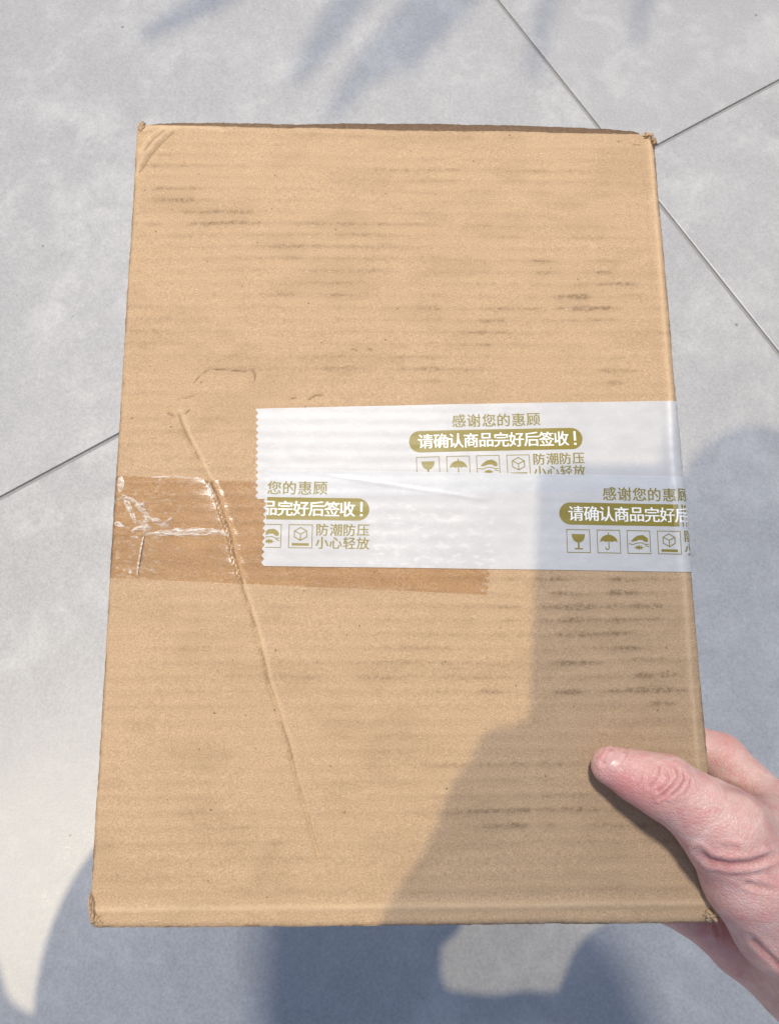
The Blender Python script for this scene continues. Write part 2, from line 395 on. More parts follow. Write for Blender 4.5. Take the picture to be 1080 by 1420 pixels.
# grime along the flutes
ph = Y / FL + .25 * (noise2(X / 60, Y / 40, 5) - .5)
fr = np.abs(ph - np.round(ph)) * FL
fr = fr + 1.5 * (fbm(X / 5, Y / 50, 41) - .5)
line = np.exp(-(fr / 1.0) ** 2) * (.1 + 1.3 * fbm(X / 3.2, Y / 2, 42))
mask = np.zeros_like(X)
for (cx, cy), sx, sy, k in BLOBS: mask += k * np.exp(-((X - cx) / sx) ** 4 - ((Y - cy) / sy) ** 2)
dash = sst(.36, .66, fbm(X / 14, Y / 6, 44, 3))
grime = line * np.clip(mask, 0, 1.3) * dash * .95 + .10 * np.clip(mask, 0, 1) * fbm(X / 12, Y / 7, 46) + line * sst(.45, .75, fbm(X / 30, Y / 14, 47)) * .16
grime = np.clip(grime * 1.15 + .07 * line * sst(.42, .62, fbm(X / 45, Y / 30, 49)) + .17 * sst(.5, .75, fbm(X / 28, Y / 12, 50)) + .05 * np.exp(-(fr / 1.3) ** 2) * fbm(X / 25, Y / 12, 48), 0, .72)
exc = np.hypot(np.maximum(np.abs(A) - (W / 2 - RAD), 0), np.maximum(np.abs(B) - (H / 2 - RAD), 0))
wear = sst(1.6, 4.5, exc) * sst(.38, .6, fbm(A / 7, B / 7, 51)) * .9
wear += .5 * np.exp(-((np.hypot(X - corn[(-1, -1)][0], Y - corn[(-1, -1)][1])) / 9) ** 2) * fbm(A / 3, B / 3, 52)
crack_shade = np.zeros_like(X)
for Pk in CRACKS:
    d, _, p = pl_dist(X, Y, Pk); crack_shade = np.maximum(crack_shade, np.exp(-(d / .36) ** 2) * sst(.25, .7, noise2(X / 3, Y / 3, 53)) * .75)
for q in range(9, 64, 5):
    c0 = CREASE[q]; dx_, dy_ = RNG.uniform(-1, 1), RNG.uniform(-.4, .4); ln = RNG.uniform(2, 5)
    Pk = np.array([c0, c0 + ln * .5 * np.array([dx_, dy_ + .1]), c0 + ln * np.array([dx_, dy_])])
    d, _, p = pl_dist(X, Y, Pk); crack_shade = np.maximum(crack_shade, .35 * np.exp(-(d / .35) ** 2) * sst(1, .2, p))
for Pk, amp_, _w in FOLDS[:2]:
    d, _, p = pl_dist(X, Y, Pk); crack_shade = np.maximum(crack_shade, .45 * np.exp(-(d / .5) ** 2))
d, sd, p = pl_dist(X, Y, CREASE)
crack_shade = np.maximum(crack_shade, .55 * np.exp(-(d / .4) ** 2) * sst(.38, .58, noise2(p * 60, p * 0, 55)) * sst(1, .85, p))  # shaded slope of the crease painted in as a dark line
pale = .8 * np.exp(-((Y + 181.2) / 1.2) ** 2) + .7 * np.exp(-((X - 128) / 1.0) ** 2) + .6 * np.where(sd > 0, np.exp(-((d - 1.8) / 1.0) ** 2), 0) * sst(1, .5, p)  # the crease's bright slope is painted pale too
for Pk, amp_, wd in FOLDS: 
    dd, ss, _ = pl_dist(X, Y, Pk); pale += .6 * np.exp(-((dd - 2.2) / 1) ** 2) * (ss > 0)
body = mesh('carton_body', P3.reshape(-1, 3) / 1000, grid_faces(len(ga), len(gb))[:, ::-1][:, ::-1], M_CARD, box,
            attrs={'grime': grime, 'wear': wear, 'crack_shade_line': np.clip(crack_shade, 0, 1), 'pale': np.clip(pale, 0, 1)})
Z0 = {'grime': None}
def card_part(name, v, f, wearv=0.0, smooth=False, crackv=0.0):
    n = len(v)
    return mesh(name, np.asarray(v) / 1000, f, M_CARD, box, smooth=smooth,
                attrs={'grime': np.zeros(n), 'wear': np.full(n, wearv), 'crack_shade_line': np.full(n, crackv), 'pale': np.zeros(n)})
# back of the box
cx = [warp(*p) for p in ((-W / 2 + 1, -H / 2 + 1), (W / 2 - 1, -H / 2 + 1), (W / 2 - 1, H / 2 - 1), (-W / 2 + 1, H / 2 - 1))]
bv = [(x, y, -DEP + 1.5) for x, y in cx] + [(x, y, -DEP - 1.2) for x, y in cx]
card_part('back_panel', bv, [(0, 1, 2, 3), (7, 6, 5, 4), (0, 4, 5, 1), (1, 5, 6, 2), (2, 6, 7, 3), (3, 7, 4, 0)])

# top flaps: two corrugated boards whose raw fluted edges look over the upper rim
def fluted_flap(name, x_a, x_b, zc, rise, seed, dark):
    n = int((x_b - x_a) / .35); xs = np.linspace(x_a, x_b, n)
    u = (xs - x_a) / (x_b - x_a)
    lift = rise * np.clip(np.sin(np.pi * np.clip(u, 0, 1)), 0, 1) ** .22 + .5 * (fbm(xs / 7, xs * 0, seed) - .5) + .35 * (noise2(xs / 1.6, xs * 0, seed + 1) - .5)
    _, ty = warp(xs, np.full(n, H / 2)); base = ty - 1.0
    parts = []
    for k, (z_a, z_b, kind) in enumerate(((0, .45, 'liner'), (2.75, 3.2, 'liner'), (.45, 2.75, 'flute'))):
        V = []; Fq = []
        for i in range(n):
            yt = base[i] + lift[i] - (0 if kind == 'liner' else .35)
            if kind == 'liner': za, zb = zc - z_a, zc - z_b
            else:
                c = zc - 1.6 + .95 * math.sin(2 * math.pi * xs[i] / 6.2); za, zb = c + .18, c - .18
            V += [(xs[i], yt, za), (xs[i], yt, zb), (xs[i], base[i] - 12, zb), (xs[i], base[i] - 12, za)]
        for i in range(n - 1):
            o = i * 4
            for q in range(4): Fq.append((o + q, o + (q + 1) % 4, o + 4 + (q + 1) % 4, o + 4 + q))
        parts.append((np.array(V), np.array(Fq)))
    V = np.concatenate([p[0] for p in parts]); off = np.cumsum([0] + [len(p[0]) for p in parts[:-1]])
    Fq = np.concatenate([p[1] + o for p, o in zip(parts, off)])
    return card_part(name, V, Fq, dark, False, dark * .75)
fluted_flap('top_flap', face(395, 175)[0], face(890, 180)[0], -3.4, 4.9, 61, .8)
fluted_flap('top_flap', face(420, 175)[0], face(840, 180)[0], -7.6, 7.4, 71, 1.0)
fluted_flap('top_flap', face(205, 175)[0], face(470, 180)[0], -3.6, 3.5, 81, .7)

# crushed corners: torn, curled bits of board
def crumple(px, py, rx, ry, rz, seed, zc=-1.0, wearv=.3, rot=0, rough=1.0):
    bm = bmesh.new(); bmesh.ops.create_icosphere(bm, subdivisions=4, radius=1)
    cx, cy = face(px, py); r = np.random.default_rng(seed); V = []
    ph = r.uniform(0, 50, 3); cs, sn = math.cos(rot), math.sin(rot)
    for q in bm.verts:
        p = np.array(q.co)
        rid = abs(fbm(p[0] * 1.6 + ph[0], p[1] * 1.6 + p[2] * 1.1 + ph[1], seed, 3) - .5) * 2.4
        s = .62 + .38 * (1 - rough) + rid * rough + .18 * rough * (noise2(p[0] * 5 + ph[2], p[1] * 5 + p[2] * 4, seed) - .5)
        x, y, z = p[0] * rx * s, p[1] * ry * s, p[2] * rz * s
        V.append((cx + x * cs - y * sn, cy + x * sn + y * cs, zc + z))
    Fc = [[q.index for q in f.verts] for f in bm.faces]; bm.free()
    o = card_part('crushed_corner', V, np.array(Fc), wearv, True); return o
crumple(195, 172, 1.9, 3.4, 2.4, 3, -2.2, -.2, -.25, .6)
crumple(907, 191, 1.6, 3.6, 2.8, 5, -2.6, .8, .25)
crumple(901, 184, 3.0, 1.6, 2.0, 6, -2.0, .2)
crumple(126, 1262, 1.8, 4.6, 3.4, 8, -2.6, .06, .2, .7)
crumple(131, 1276, 3.2, 2.2, 2.6, 9, -2.5, .1)
crumple(989, 1268, 4.2, 2.6, 3.0, 12, -2.0, .02, .3)
crumple(996, 1258, 1.8, 3.0, 2.6, 14, -2.4, .05)

# ------------------------------------------------------------------ tapes
def on_box(x, y, off):
    a, b = unwarp(x, y)
    # past the straight part of the edge the sheet coordinate keeps running round the corner
    return S(a, b, off)
class Tape:
    def __init__(s, left, right, width):
        s.o = np.array(left); d = np.array(right) - s.o; s.L = np.linalg.norm(d); s.e = d / s.L; s.n = np.array([-s.e[1], s.e[0]]); s.w = width
    def xy(s, u, v): return s.o[0] + u * s.e[0] + v * s.n[0], s.o[1] + u * s.e[1] + v * s.n[1]
def lay(tp, u, v, off):
    x, y = tp.xy(u, v); return on_box(x, y, off)
def tape_sheet(name, tp, mat, off, ragged, u0=0.0, extra=40, attr=None, relief=None, rag_right=None):
    us = np.concatenate([np.arange(u0, tp.L - 8, .9), np.arange(tp.L - 8, tp.L + 10, .5), np.arange(tp.L + 10, tp.L + extra, 3)]) if extra > 0 else np.arange(u0, tp.L, .9)
    vs = np.linspace(0, tp.w, 71)
    U, V = np.meshgrid(us, vs, indexing='ij')
    blend = sst(u0 + 9, u0, U)
    U = U + blend * ragged(V)
    if rag_right is not None: U = U + sst(tp.L - 8, tp.L, U) * rag_right(V)
    o_ = off + (relief(U, V) if relief is not None else 0)
    P = lay(tp, U, V, o_)
    return mesh(name, P.reshape(-1, 3) / 1000, grid_faces(len(us), len(vs)), mat, box, attrs=attr(U, V) if attr else None)

clear = Tape(face(148, 801), face(676, 825), 47.0)
upper = Tape(face(356, 692), (face(356, 692) + (face(937, 553) - face(357, 565))), 43.2)
lower = Tape(face(364, 785), face(958, 793), 44.6)
# clear parcel tape comes round the left edge
clear.o = clear.o - clear.e * 34; clear.L += 34
tape_sheet('clear_tape', clear, M_CT, .10, lambda v: 0 * v, extra=0,
           attr=lambda u, v: {'cloud': .5 * np.exp(-((u - 45) / 16) ** 2) + .9 * np.exp(-((v - clear.w + 2) / 2.0) ** 2) * sst(.4, .6, noise2(u / 9, v / 4, 3)) + .8 * np.exp(-((u - clear.L) / 3) ** 2)},
           rag_right=lambda v: 1.2 * np.abs(((v / 3.1) % 1) * 2 - 1) - .8 + .8 * np.sin(v / 6)
           )['label'] = 'strip of clear parcel tape, wrinkled at the left edge'
zig = lambda v: 1.5 * (np.abs(((v / 3.15) % 1) * 2 - 1) - .5)
def step_u(u, v):                         # the film bridges the edges of the tapes below
    x, y = lower.xy(u, v)
    over = sst(-1.5, 2.5, (x - upper.o[0]) * upper.n[0] + (y - upper.o[1]) * upper.n[1])
    end = sst(1.5, -1.5, (x - clear.o[0]) * clear.e[0] + (y - clear.o[1]) * clear.e[1] - clear.L)
    return .14 * over + .06 * end + .25 * np.exp(-(((x - 5) * .16 + (y + 2.5)) / .7) ** 2) * sst(-40, -20, x) * sst(40, 34, x)
ut = tape_sheet('printed_tape', upper, M_WT, .22, zig, attr=lambda u, v: {'bubble': .5 * sst(.4, .7, fbm(u / 20, v / 20, 5))})
lt = tape_sheet('printed_tape', lower, M_WT, .46, zig, relief=step_u,
                attr=lambda u, v: {'bubble': 1.0 * sst(34, 46, u) * sst(106, 100, u) * sst(31, 27, v) + .8 * np.exp(-((u - 103) / 1.2) ** 2) * sst(30, 26, v) + .35 * sst(12, 4, v)})
ut['label'] = 'upper strip of white tape with gold print, partly covered'
lt['label'] = 'lower strip of white tape with gold print, on top'

# ---- flat print
def text_polys(s):
    cu = bpy.data.curves.new('t', 'FONT'); cu.body = s; cu.size = 1; cu.resolution_u = 3; cu.offset = .004
    o = bpy.data.objects.new('t', cu); C.objects.link(o)
    dg = bpy.context.evaluated_depsgraph_get(); me = bpy.data.meshes.new_from_object(o.evaluated_get(dg))
    v = np.array([p.co[:2] for p in me.vertices]); f = [tuple(p.vertices) for p in me.polygons]
    bpy.data.objects.remove(o); bpy.data.meshes.remove(me); bpy.data.curves.remove(cu)
    return v, f
def text_in(s, x0, x1, y0, y1):
    v, f = text_polys(s); lo, hi = v.min(0), v.max(0)
    return (v - lo) / (hi - lo) * np.array([x1 - x0, y1 - y0]) + np.array([x0, y0]), f
def spaced(s, x0, x1, y0, y1, wd):        # characters placed one by one
    V = []; Fc = []; n = 0; N = len(s); pitch = (x1 - x0 - wd) / (N - 1)
    for i, ch in enumerate(s):
        v, f = text_polys(ch); sc_ = wd / .92
        lo, hi = v.min(0), v.max(0)
        v = v * sc_; mid = (lo + hi) * sc_ / 2
        v = v - mid + np.array([x0 + wd / 2 + i * pitch, (y0 + y1) / 2])
        V.append(v); Fc += [tuple(q + n for q in p) for p in f]; n += len(v)
    return np.concatenate(V), Fc
def join(*ps):
    V = []; Fc = []; n = 0
    for v, f in ps:
        v = np.asarray(v, float); V.append(v); Fc += [tuple(q + n for q in p) for p in f]; n += len(v)
    return np.concatenate(V), Fc
def ngon(pts): return np.array(pts, float), [tuple(range(len(pts)))]
def rect(x0, x1, y0, y1): return ngon([(x0, y0), (x1, y0), (x1, y1), (x0, y1)])
def stroke(pts, wd):
    pts = np.array(pts, float); out = []
    for i in range(len(pts) - 1):
        d = pts[i + 1] - pts[i]; d = d / np.linalg.norm(d); nn = np.array([-d[1], d[0]]) * wd / 2; e = d * wd * .35
        out.append(ngon([pts[i] - nn - e, pts[i + 1] - nn + e, pts[i + 1] + nn + e, pts[i] + nn - e]))
    return join(*out)
def frame(s, wd): return join(rect(0, s, 0, wd), rect(0, s, s - wd, s), rect(0, wd, wd, s - wd), rect(s - wd, s, wd, s - wd))
def shift(p, dx, dy): return p[0] + np.array([dx, dy]), p[1]
def icon_glass(s):
    k = s / 31; a = np.linspace(math.pi, 2 * math.pi, 16)
    bowl = [(15.5 + 8.5 * math.cos(t) * (1 if True else 1), 23 + 9.5 * math.sin(t)) for t in a]
    return join(frame(s, .36), ngon([(6.6 * k, 24.6 * k)] + [(x * k, y * k) for x, y in bowl] + [(24.4 * k, 24.6 * k)]), rect(14.4 * k, 16.6 * k, 6 * k, 14 * k), rect(10 * k, 21 * k, 4.4 * k, 6.2 * k))
def icon_umbrella(s):
    k = s / 31; a = np.linspace(0, math.pi, 18)
    top = [(15.5 + 11.5 * math.cos(t), 14.5 + 10 * math.sin(t)) for t in a]
    sc1 = [(4 + 11.5 * (t) * 2, 14.5 + 1.6 * abs(math.sin(3 * math.pi * t * 1.0))) for t in np.linspace(0.03, .97, 15)]
    return join(frame(s, .36), ngon([(x * k, y * k) for x, y in top + sc1]), stroke([(15.5 * k, 27 * k), (15.5 * k, 24 * k)], 1.4 * k), stroke([(15.5 * k, 15.5 * k), (15.5 * k, 7 * k), (14.6 * k, 5.4 * k), (13 * k, 4.8 * k), (11.6 * k, 5.8 * k), (11.2 * k, 7.4 * k)], 1.4 * k))
def icon_hand(s):
    k = s / 31
    hand = [(5, 16.5), (9, 20.5), (14, 24), (21, 25), (26, 22), (28, 19), (27, 15.5), (23, 16), (20.5, 18.2), (16, 18.4), (12, 16.8), (8, 16)]
    leaf = [(8, 8), (12, 9.2), (11, 11.2), (14, 9.8), (15.5, 12), (17, 9.8), (20, 11.2), (19, 9.2), (23, 8), (19, 7.6), (20, 5.6), (16.6, 7), (15.5, 4.4), (14.4, 7), (11, 5.6), (12, 7.6)]
    return join(frame(s, .36), ngon([(x * k, y * k) for x, y in hand]), ngon([(x * k, y * k) for x, y in leaf]), stroke([(2.4 * k, 13.2 * k), (8 * k, 12.2 * k), (13 * k, 14.2 * k), (19 * k, 14.6 * k), (25 * k, 12.4 * k), (28.6 * k, 13 * k)], 1.1 * k), stroke([(24 * k, 11 * k), (28.6 * k, 9.6 * k)], 1.1 * k))
def icon_box(s):
    k = s / 31; q = lambda *p: [(x * k, y * k) for x, y in p]; wd = 1.25 * k
    return join(frame(s, .36), stroke(q((15.5, 27), (23.5, 22.5), (15.5, 18.4), (7.5, 22.5), (15.5, 27)), wd), stroke(q((7.5, 22.5), (7.5, 14.6), (15.5, 10.2), (23.5, 14.6), (23.5, 22.5)), wd), stroke(q((15.5, 18.4), (15.5, 10.2)), wd), rect(4.6 * k, 26.4 * k, 3.2 * k, 6.6 * k))
def pill(x0, x1, y0, y1):
    r = (y1 - y0) / 2; cy = (y0 + y1) / 2
    a = np.linspace(-math.pi / 2, math.pi / 2, 20)
    return ngon([(x1 - r + r * math.cos(t), cy + r * math.sin(t)) for t in a] + [(x0 + r - r * math.cos(t), cy + r * math.sin(t)) for t in a[::-1]])
IS = 10.9
UNIT = {   # one printed repeat, mm, origin at the pill's left end and the tape's lower edge
    'thanks_line': (spaced('感谢您的惠顾', 20.5, 61.8, 33.0, 40.0, 6.25), M_GOLD, .05),
    'pill_band': (pill(0, 81.4, 21.6, 32.0), M_GOLD, .05),
    'request_line': (join(spaced('请确认商品完好后签收', 4.2, 74.8, 23.4, 30.4, 6.85), rect(77.3, 78.15, 25.8, 30.3), rect(77.25, 78.2, 23.7, 24.7)), M_WHITE, .09),
    'glass_symbol': (shift(icon_glass(IS), 3.0, 8.6), M_GOLD, .05),
    'umbrella_symbol': (shift(icon_umbrella(IS), 17.0, 8.6), M_GOLD, .05),
    'hand_symbol': (shift(icon_hand(IS), 30.9, 8.6), M_GOLD, .05),
    'carton_symbol': (shift(icon_box(IS), 45.0, 8.6), M_GOLD, .05),
    'moisture_line': (spaced('防潮防压', 57.4, 81.4, 14.4, 20.0, 5.5), M_GOLD, .05),
    'care_line': (spaced('小心轻放', 57.4, 81.4, 8.4, 14.0, 5.5), M_GOLD, .05),
}
def print_unit(tape_obj, tp, off, u_at, v_at, clip_lo=None, k=1.0, relief=None):
    for nm, ((v, f), mt, dz) in UNIT.items():
        if clip_lo is not None and u_at + v[:, 0].max() * k < clip_lo: continue
        bm = bmesh.new(); vs = [bm.verts.new((x * k + u_at, y * k + v_at, 0)) for x, y in v]
        for p in f:
            try: bm.faces.new([vs[i] for i in p])
            except ValueError: pass
        bmesh.ops.triangulate(bm, faces=bm.faces[:])
        for axis in (0, 1):
            c0 = min(q.co[axis] for q in bm.verts); c1 = max(q.co[axis] for q in bm.verts)
            for c in np.arange(math.ceil(c0 / 2) * 2, c1, 2.0):
                pn = Vector((1, 0, 0)) if axis == 0 else Vector((0, 1, 0))
                bmesh.ops.bisect_plane(bm, geom=bm.verts[:] + bm.edges[:] + bm.faces[:], plane_co=pn * c, plane_no=pn, dist=1e-5)
        if clip_lo is not None:
            bmesh.ops.bisect_plane(bm, geom=bm.verts[:] + bm.edges[:] + bm.faces[:], plane_co=(clip_lo, 0, 0), plane_no=(-1, 0, 0), clear_outer=True, dist=1e-5)
        if not bm.faces: bm.free(); continue
        bm.verts.ensure_lookup_table()
        for i, q in enumerate(bm.verts): q.index = i
        U = np.array([q.co.x for q in bm.verts]); V = np.array([q.co.y for q in bm.verts])
        P = lay(tp, U, V, off + dz + (relief(U, V) if relief else 0))
        Fc = [[q.index for q in fc.verts] for fc in bm.faces]; bm.free()
        if nm.endswith('_line'):          # the ink spreads a little
            P2_ = lay(tp, U + .16, V, off + dz + .012 + (relief(U, V) if relief else 0))
            Fc = Fc + [[i + len(P) for i in q] for q in Fc]; P = np.concatenate([P, P2_])
        mesh(nm, P / 1000, Fc, mt, tape_obj, smooth=False)
def tape_u(tp, px, py):
    d = face(px, py) - tp.o; return d @ tp.e, d @ tp.n
uu, vv_ = tape_u(upper, 567, 613); print('upper pill', uu, vv_)
print_unit(ut, upper, .22, uu, vv_ - 26.8)
uu, vv_ = tape_u(lower, 775, 712); print('lower pill', uu, vv_)
print_unit(lt, lower, .46, uu, vv_ - 26.8, relief=step_u)
uu, vv_ = tape_u(lower, 512, 707); print('lower pill end', uu, vv_)
print_unit(lt, lower, .46, uu - 81.4, vv_ - 26.8, clip_lo=.8, relief=step_u)

# ---- wrinkles pulled up in the clear tape
def ridge(pts, wd, ht, name='film_wrinkle', mat=None, seed=0, flat=False):
    Pp = poly(pts); out = []
    seg = np.linalg.norm(np.diff(Pp, axis=0), axis=1); cum = np.concatenate([[0], np.cumsum(seg)]); n = max(int(cum[-1] / .5), 6)
    t = np.linspace(0, cum[-1], n); px = np.interp(t, cum, Pp[:, 0]); py = np.interp(t, cum, Pp[:, 1])
    dx = np.gradient(px); dy = np.gradient(py); l = np.hypot(dx, dy); nx, ny = -dy / l, dx / l
    u = t / cum[-1]; env = np.sin(np.pi * np.clip(u * .94 + .03, 0, 1)) ** .5 * (.7 + .6 * noise2(t / 2.5, t * 0 + seed, seed))
    q = np.linspace(-1, 1, 9)[None, :]
    wv = (wd * env * .5)[:, None]; sk = (.5 * (noise2(t / 3, t * 0 + seed + 7.0, seed) - .5))[:, None]
    z = ht * env[:, None] * ((1 - q * q) + 0 * sk if flat else np.maximum(0, 1 - np.abs(q - sk) ** .8))
    V = on_box(px[:, None] + nx[:, None] * wv * q, py[:, None] + ny[:, None] * wv * q, .2 + z)
    return mesh(name, V.reshape(-1, 3) / 1000, grid_faces(n, 9), mat or M_WR, box)
for k, (pts, wd, ht) in enumerate([
    ([(199, 741), (220, 739), (250, 737), (280, 735), (305, 738), (318, 741)], 3.0, 1.0), ([(214, 738), (250, 742), (290, 741)], 1.3, .8),
    ([(197, 714), (212, 720), (226, 727), (234, 729)], 2.4, 1.5), ([(226, 728), (234, 722), (238, 717)], 2.0, 1.2),
    ([(163, 693), (172, 689), (182, 692), (190, 699), (198, 709), (206, 724)], 2.2, 1.3), ([(172, 690), (178, 702), (184, 716), (188, 726)], 2.2, .9),
    ([(188, 698), (196, 701), (204, 695)], 1.8, 1.2), ([(182, 737), (190, 733), (198, 730), (203, 718)], 2.6, 1.0), ([(158, 725), (166, 727), (172, 731)], 2.0, .7),
    ([(199, 741), (204, 728), (208, 735)], 2.4, 1.6), ([(180, 744), (192, 746)], 1.0, .4), ([(179, 795), (182, 790)], 1.6, .5),
    ([(167, 660), (168, 672), (166, 682)], 2.6, .35), ([(286, 670), (293, 682), (300, 692)], 2.4, .3),
    ([(198, 698), (200, 706), (207, 716)], 1.2, 1.0), ([(210, 662), (240, 660), (280, 664)], 1.1, .25)]):
    ridge(pts, wd, ht, seed=k + 3)
ridge([(199, 744), (196, 760), (193, 780), (190, 797)], 1.7, .5, 'film_fold', M_WR, 40)
ridge([(200, 744), (197, 760), (194, 780), (191, 797)], .5, .75, 'film_fold', M_DARK, 41, True)  # solid dark brown strip along the fold line

# ------------------------------------------------------------------ implicit surfaces for the person
def surface_nets(vol, org, h):
    s = vol < 0
    nx, ny, nz = vol.shape
    acc = np.zeros((nx - 1, ny - 1, nz - 1, 3), np.float32); cnt = np.zeros((nx - 1, ny - 1, nz - 1), np.float32)
    cornr = [(0, 0, 0), (1, 0, 0), (0, 1, 0), (1, 1, 0), (0, 0, 1), (1, 0, 1), (0, 1, 1), (1, 1, 1)]
    sl_ = lambda c, a: a[c[0]:nx - 1 + c[0], c[1]:ny - 1 + c[1], c[2]:nz - 1 + c[2]]
    for i in range(8):
        for ax in range(3):
            if cornr[i][ax] == 0:
                c2 = list(cornr[i]); c2[ax] = 1
                a = sl_(cornr[i], vol); b = sl_(c2, vol); m = (a < 0) != (b < 0)
                with np.errstate(divide='ignore', invalid='ignore'): t = np.where(m, a / (a - b), 0)
                for k in range(3): acc[..., k] += np.where(m, cornr[i][k] + (t if k == ax else 0), 0)
                cnt += m
    act = cnt > 0; idx = np.full(act.shape, -1, np.int64); idx[act] = np.arange(act.sum())
    ijk = np.argwhere(act)
    v = (ijk + acc[act] / cnt[act][:, None]) * h + org
    quads = []
    for ax in range(3):
        a = np.take(s, range(vol.shape[ax] - 1), ax); b = np.take(s, range(1, vol.shape[ax]), ax)
        e = np.argwhere(a != b); flip = a[tuple(e.T)]
        u1, u2 = (ax + 1) % 3, (ax + 2) % 3
        ok = (e[:, u1] > 0) & (e[:, u2] > 0) & (e[:, u1] < act.shape[u1]) & (e[:, u2] < act.shape[u2])
        e = e[ok]; flip = flip[ok]
        def at(d1, d2):
            q = e.copy(); q[:, u1] -= d1; q[:, u2] -= d2; return idx[tuple(q.T)]
        f = np.stack([at(1, 1), at(0, 1), at(0, 0), at(1, 0)], 1)
        f[~flip] = f[~flip][:, ::-1]; quads.append(f)
    return v, np.concatenate(quads)
def smin(a, b, k):
    h = np.maximum(k - np.abs(a - b), 0) / k; return np.minimum(a, b) - h * h * k * .25
def cone(P, a, b, ra, rb):               # round cone
    a = np.array(a, np.float32); b = np.array(b, np.float32); d = b - a
    t = np.clip(((P - a) @ d) / (d @ d), 0, 1)
    return np.linalg.norm(P - a - t[..., None] * d, axis=-1) - (ra + (rb - ra) * t)
def ell(P, c, r):
    q = (P - np.array(c, np.float32)) / np.array(r, np.float32); k = np.linalg.norm(q, axis=-1)
    return (k - 1) * min(r)
def grid3(lo, hi, h):
    ax = [np.arange(l, u + h, h, dtype=np.float32) for l, u in zip(lo, hi)]
    return np.stack(np.meshgrid(*ax, indexing='ij'), -1), np.array(lo, float)
def on_face(px, py, z):                  # a pixel's ray at a depth z mm behind (+) the front of the box
    d = ray(px, py); m = RB[:, 2]; return d * ((m @ TB) + z) / (m @ d)

# ---- the right hand that holds the box (millimetres, camera axes)
hp = lambda x, y, z: on_face(x, y, z)
tip = hp(846, 1062, -8.5); ip = hp(922, 1092, -14); mcp = hp(1002, 1150, -12); cmc = hp(1085, 1275, 8)
lo = np.minimum.reduce([hp(800, 960, -45), hp(800, 960, 110)]); hi = np.maximum.reduce([hp(1330, 1560, -45), hp(1330, 1560, 110)])
lo = [hp(890, 960, 0)[0] - 55, 60, 270]; hi = [250, 290, 430]
lo[0] = 70
P, org = grid3(lo, hi, 1.3)
thumb = smin(cone(P, tip, hp(885, 1078, -11), 8.2, 10.6), cone(P, hp(885, 1078, -11), ip, 10.6, 13.0), 3)
thumb = smin(thumb, cone(P, ip, hp(965, 1120, -14), 12.6, 13.0), 4)
thumb = smin(thumb, cone(P, hp(965, 1120, -14), mcp, 13.0, 16.5), 5)
then = smin(cone(P, mcp, hp(1040, 1215, -4), 15.5, 18.5), cone(P, hp(1040, 1215, -4), cmc, 18.5, 23), 8)
palm = smin(cone(P, hp(1085, 1165, 40), hp(1130, 1290, 44), 17, 20), cone(P, hp(1120, 1300, 30), hp(1240, 1470, 30), 24, 25), 14)
palm = smin(palm, cone(P, hp(1075, 1270, 50), hp(1110, 1370, 58), 16, 17), 12)
web = cone(P, hp(1010, 1135, -2), hp(1080, 1150, 34), 9.5, 14)
idx_ = smin(cone(P, hp(1082, 1140, 44), hp(1000, 1050, 66), 14.5, 11.5), cone(P, hp(1000, 1050, 66), hp(900, 1010, 74), 11.5, 10), 4)
mid_ = smin(cone(P, hp(1080, 1210, 52), hp(985, 1140, 76), 13, 11), cone(P, hp(985, 1140, 76), hp(880, 1110, 76), 11, 10), 4)
rin_ = smin(cone(P, hp(1085, 1280, 58), hp(985, 1220, 78), 12.5, 10.5), cone(P, hp(985, 1220, 78), hp(890, 1180, 77), 10.5, 9.5), 4)
pin_ = smin(cone(P, hp(1110, 1385, 60), hp(1020, 1318, 76), 14.5, 11.0), cone(P, hp(1020, 1318, 76), hp(955, 1270, 80), 11.0, 9.0), 5)
pin_ = smin(pin_, cone(P, hp(955, 1270, 80), hp(890, 1246, 78), 9.0, 8), 4)
hand = smin(thumb, then, 9); hand = smin(hand, web, 12); hand = smin(hand, palm, 16)
for q, k in ((idx_, 10), (mid_, 5), (rin_, 5), (pin_, 7)): hand = smin(hand, q, k)
hv, hf = surface_nets(hand, org, 1.3)
# laplacian polish
def relax(v, f, n=3, lam=.5):
    e = np.concatenate([f[:, [0, 1]], f[:, [1, 2]], f[:, [2, 3]], f[:, [3, 0]]]); e = np.concatenate([e, e[:, ::-1]])
    deg = np.bincount(e[:, 0], minlength=len(v))[:, None]
    for _ in range(n):
        s = np.stack([np.bincount(e[:, 0], v[e[:, 1], k], len(v)) for k in range(3)], 1); v = v + lam * (s / np.maximum(deg, 1) - v)
    return v
hv = relax(hv, hf, 3)
def split_quads(v, f):
    e = np.sort(np.concatenate([f[:, [0, 1]], f[:, [1, 2]], f[:, [2, 3]], f[:, [3, 0]]]), 1)
    ue, inv = np.unique(e, axis=0, return_inverse=True); inv = inv.ravel(); n, m = len(v), len(ue); k = len(f)
    nv = np.concatenate([v, v[ue].mean(1), v[f].mean(1)]); E = [n + inv[i * k:(i + 1) * k] for i in range(4)]; c = n + m + np.arange(k)
    return nv, np.concatenate([np.stack([f[:, i], E[i], c, E[i - 1]], 1) for i in range(4)])
hv, hf = split_quads(hv, hf); hv = relax(hv, hf, 4)
fn = np.cross(hv[hf[:, 2]] - hv[hf[:, 0]], hv[hf[:, 3]] - hv[hf[:, 1]]); vn = np.zeros_like(hv)
for k in range(4): np.add.at(vn, hf[:, k], fn)
vn /= np.linalg.norm(vn, axis=1, keepdims=True) + 1e-9
pxv = np.stack([540 + F * hv[:, 0] / hv[:, 2], 710 + F * hv[:, 1] / hv[:, 2]], 1)
front = vn[:, 2] < .35
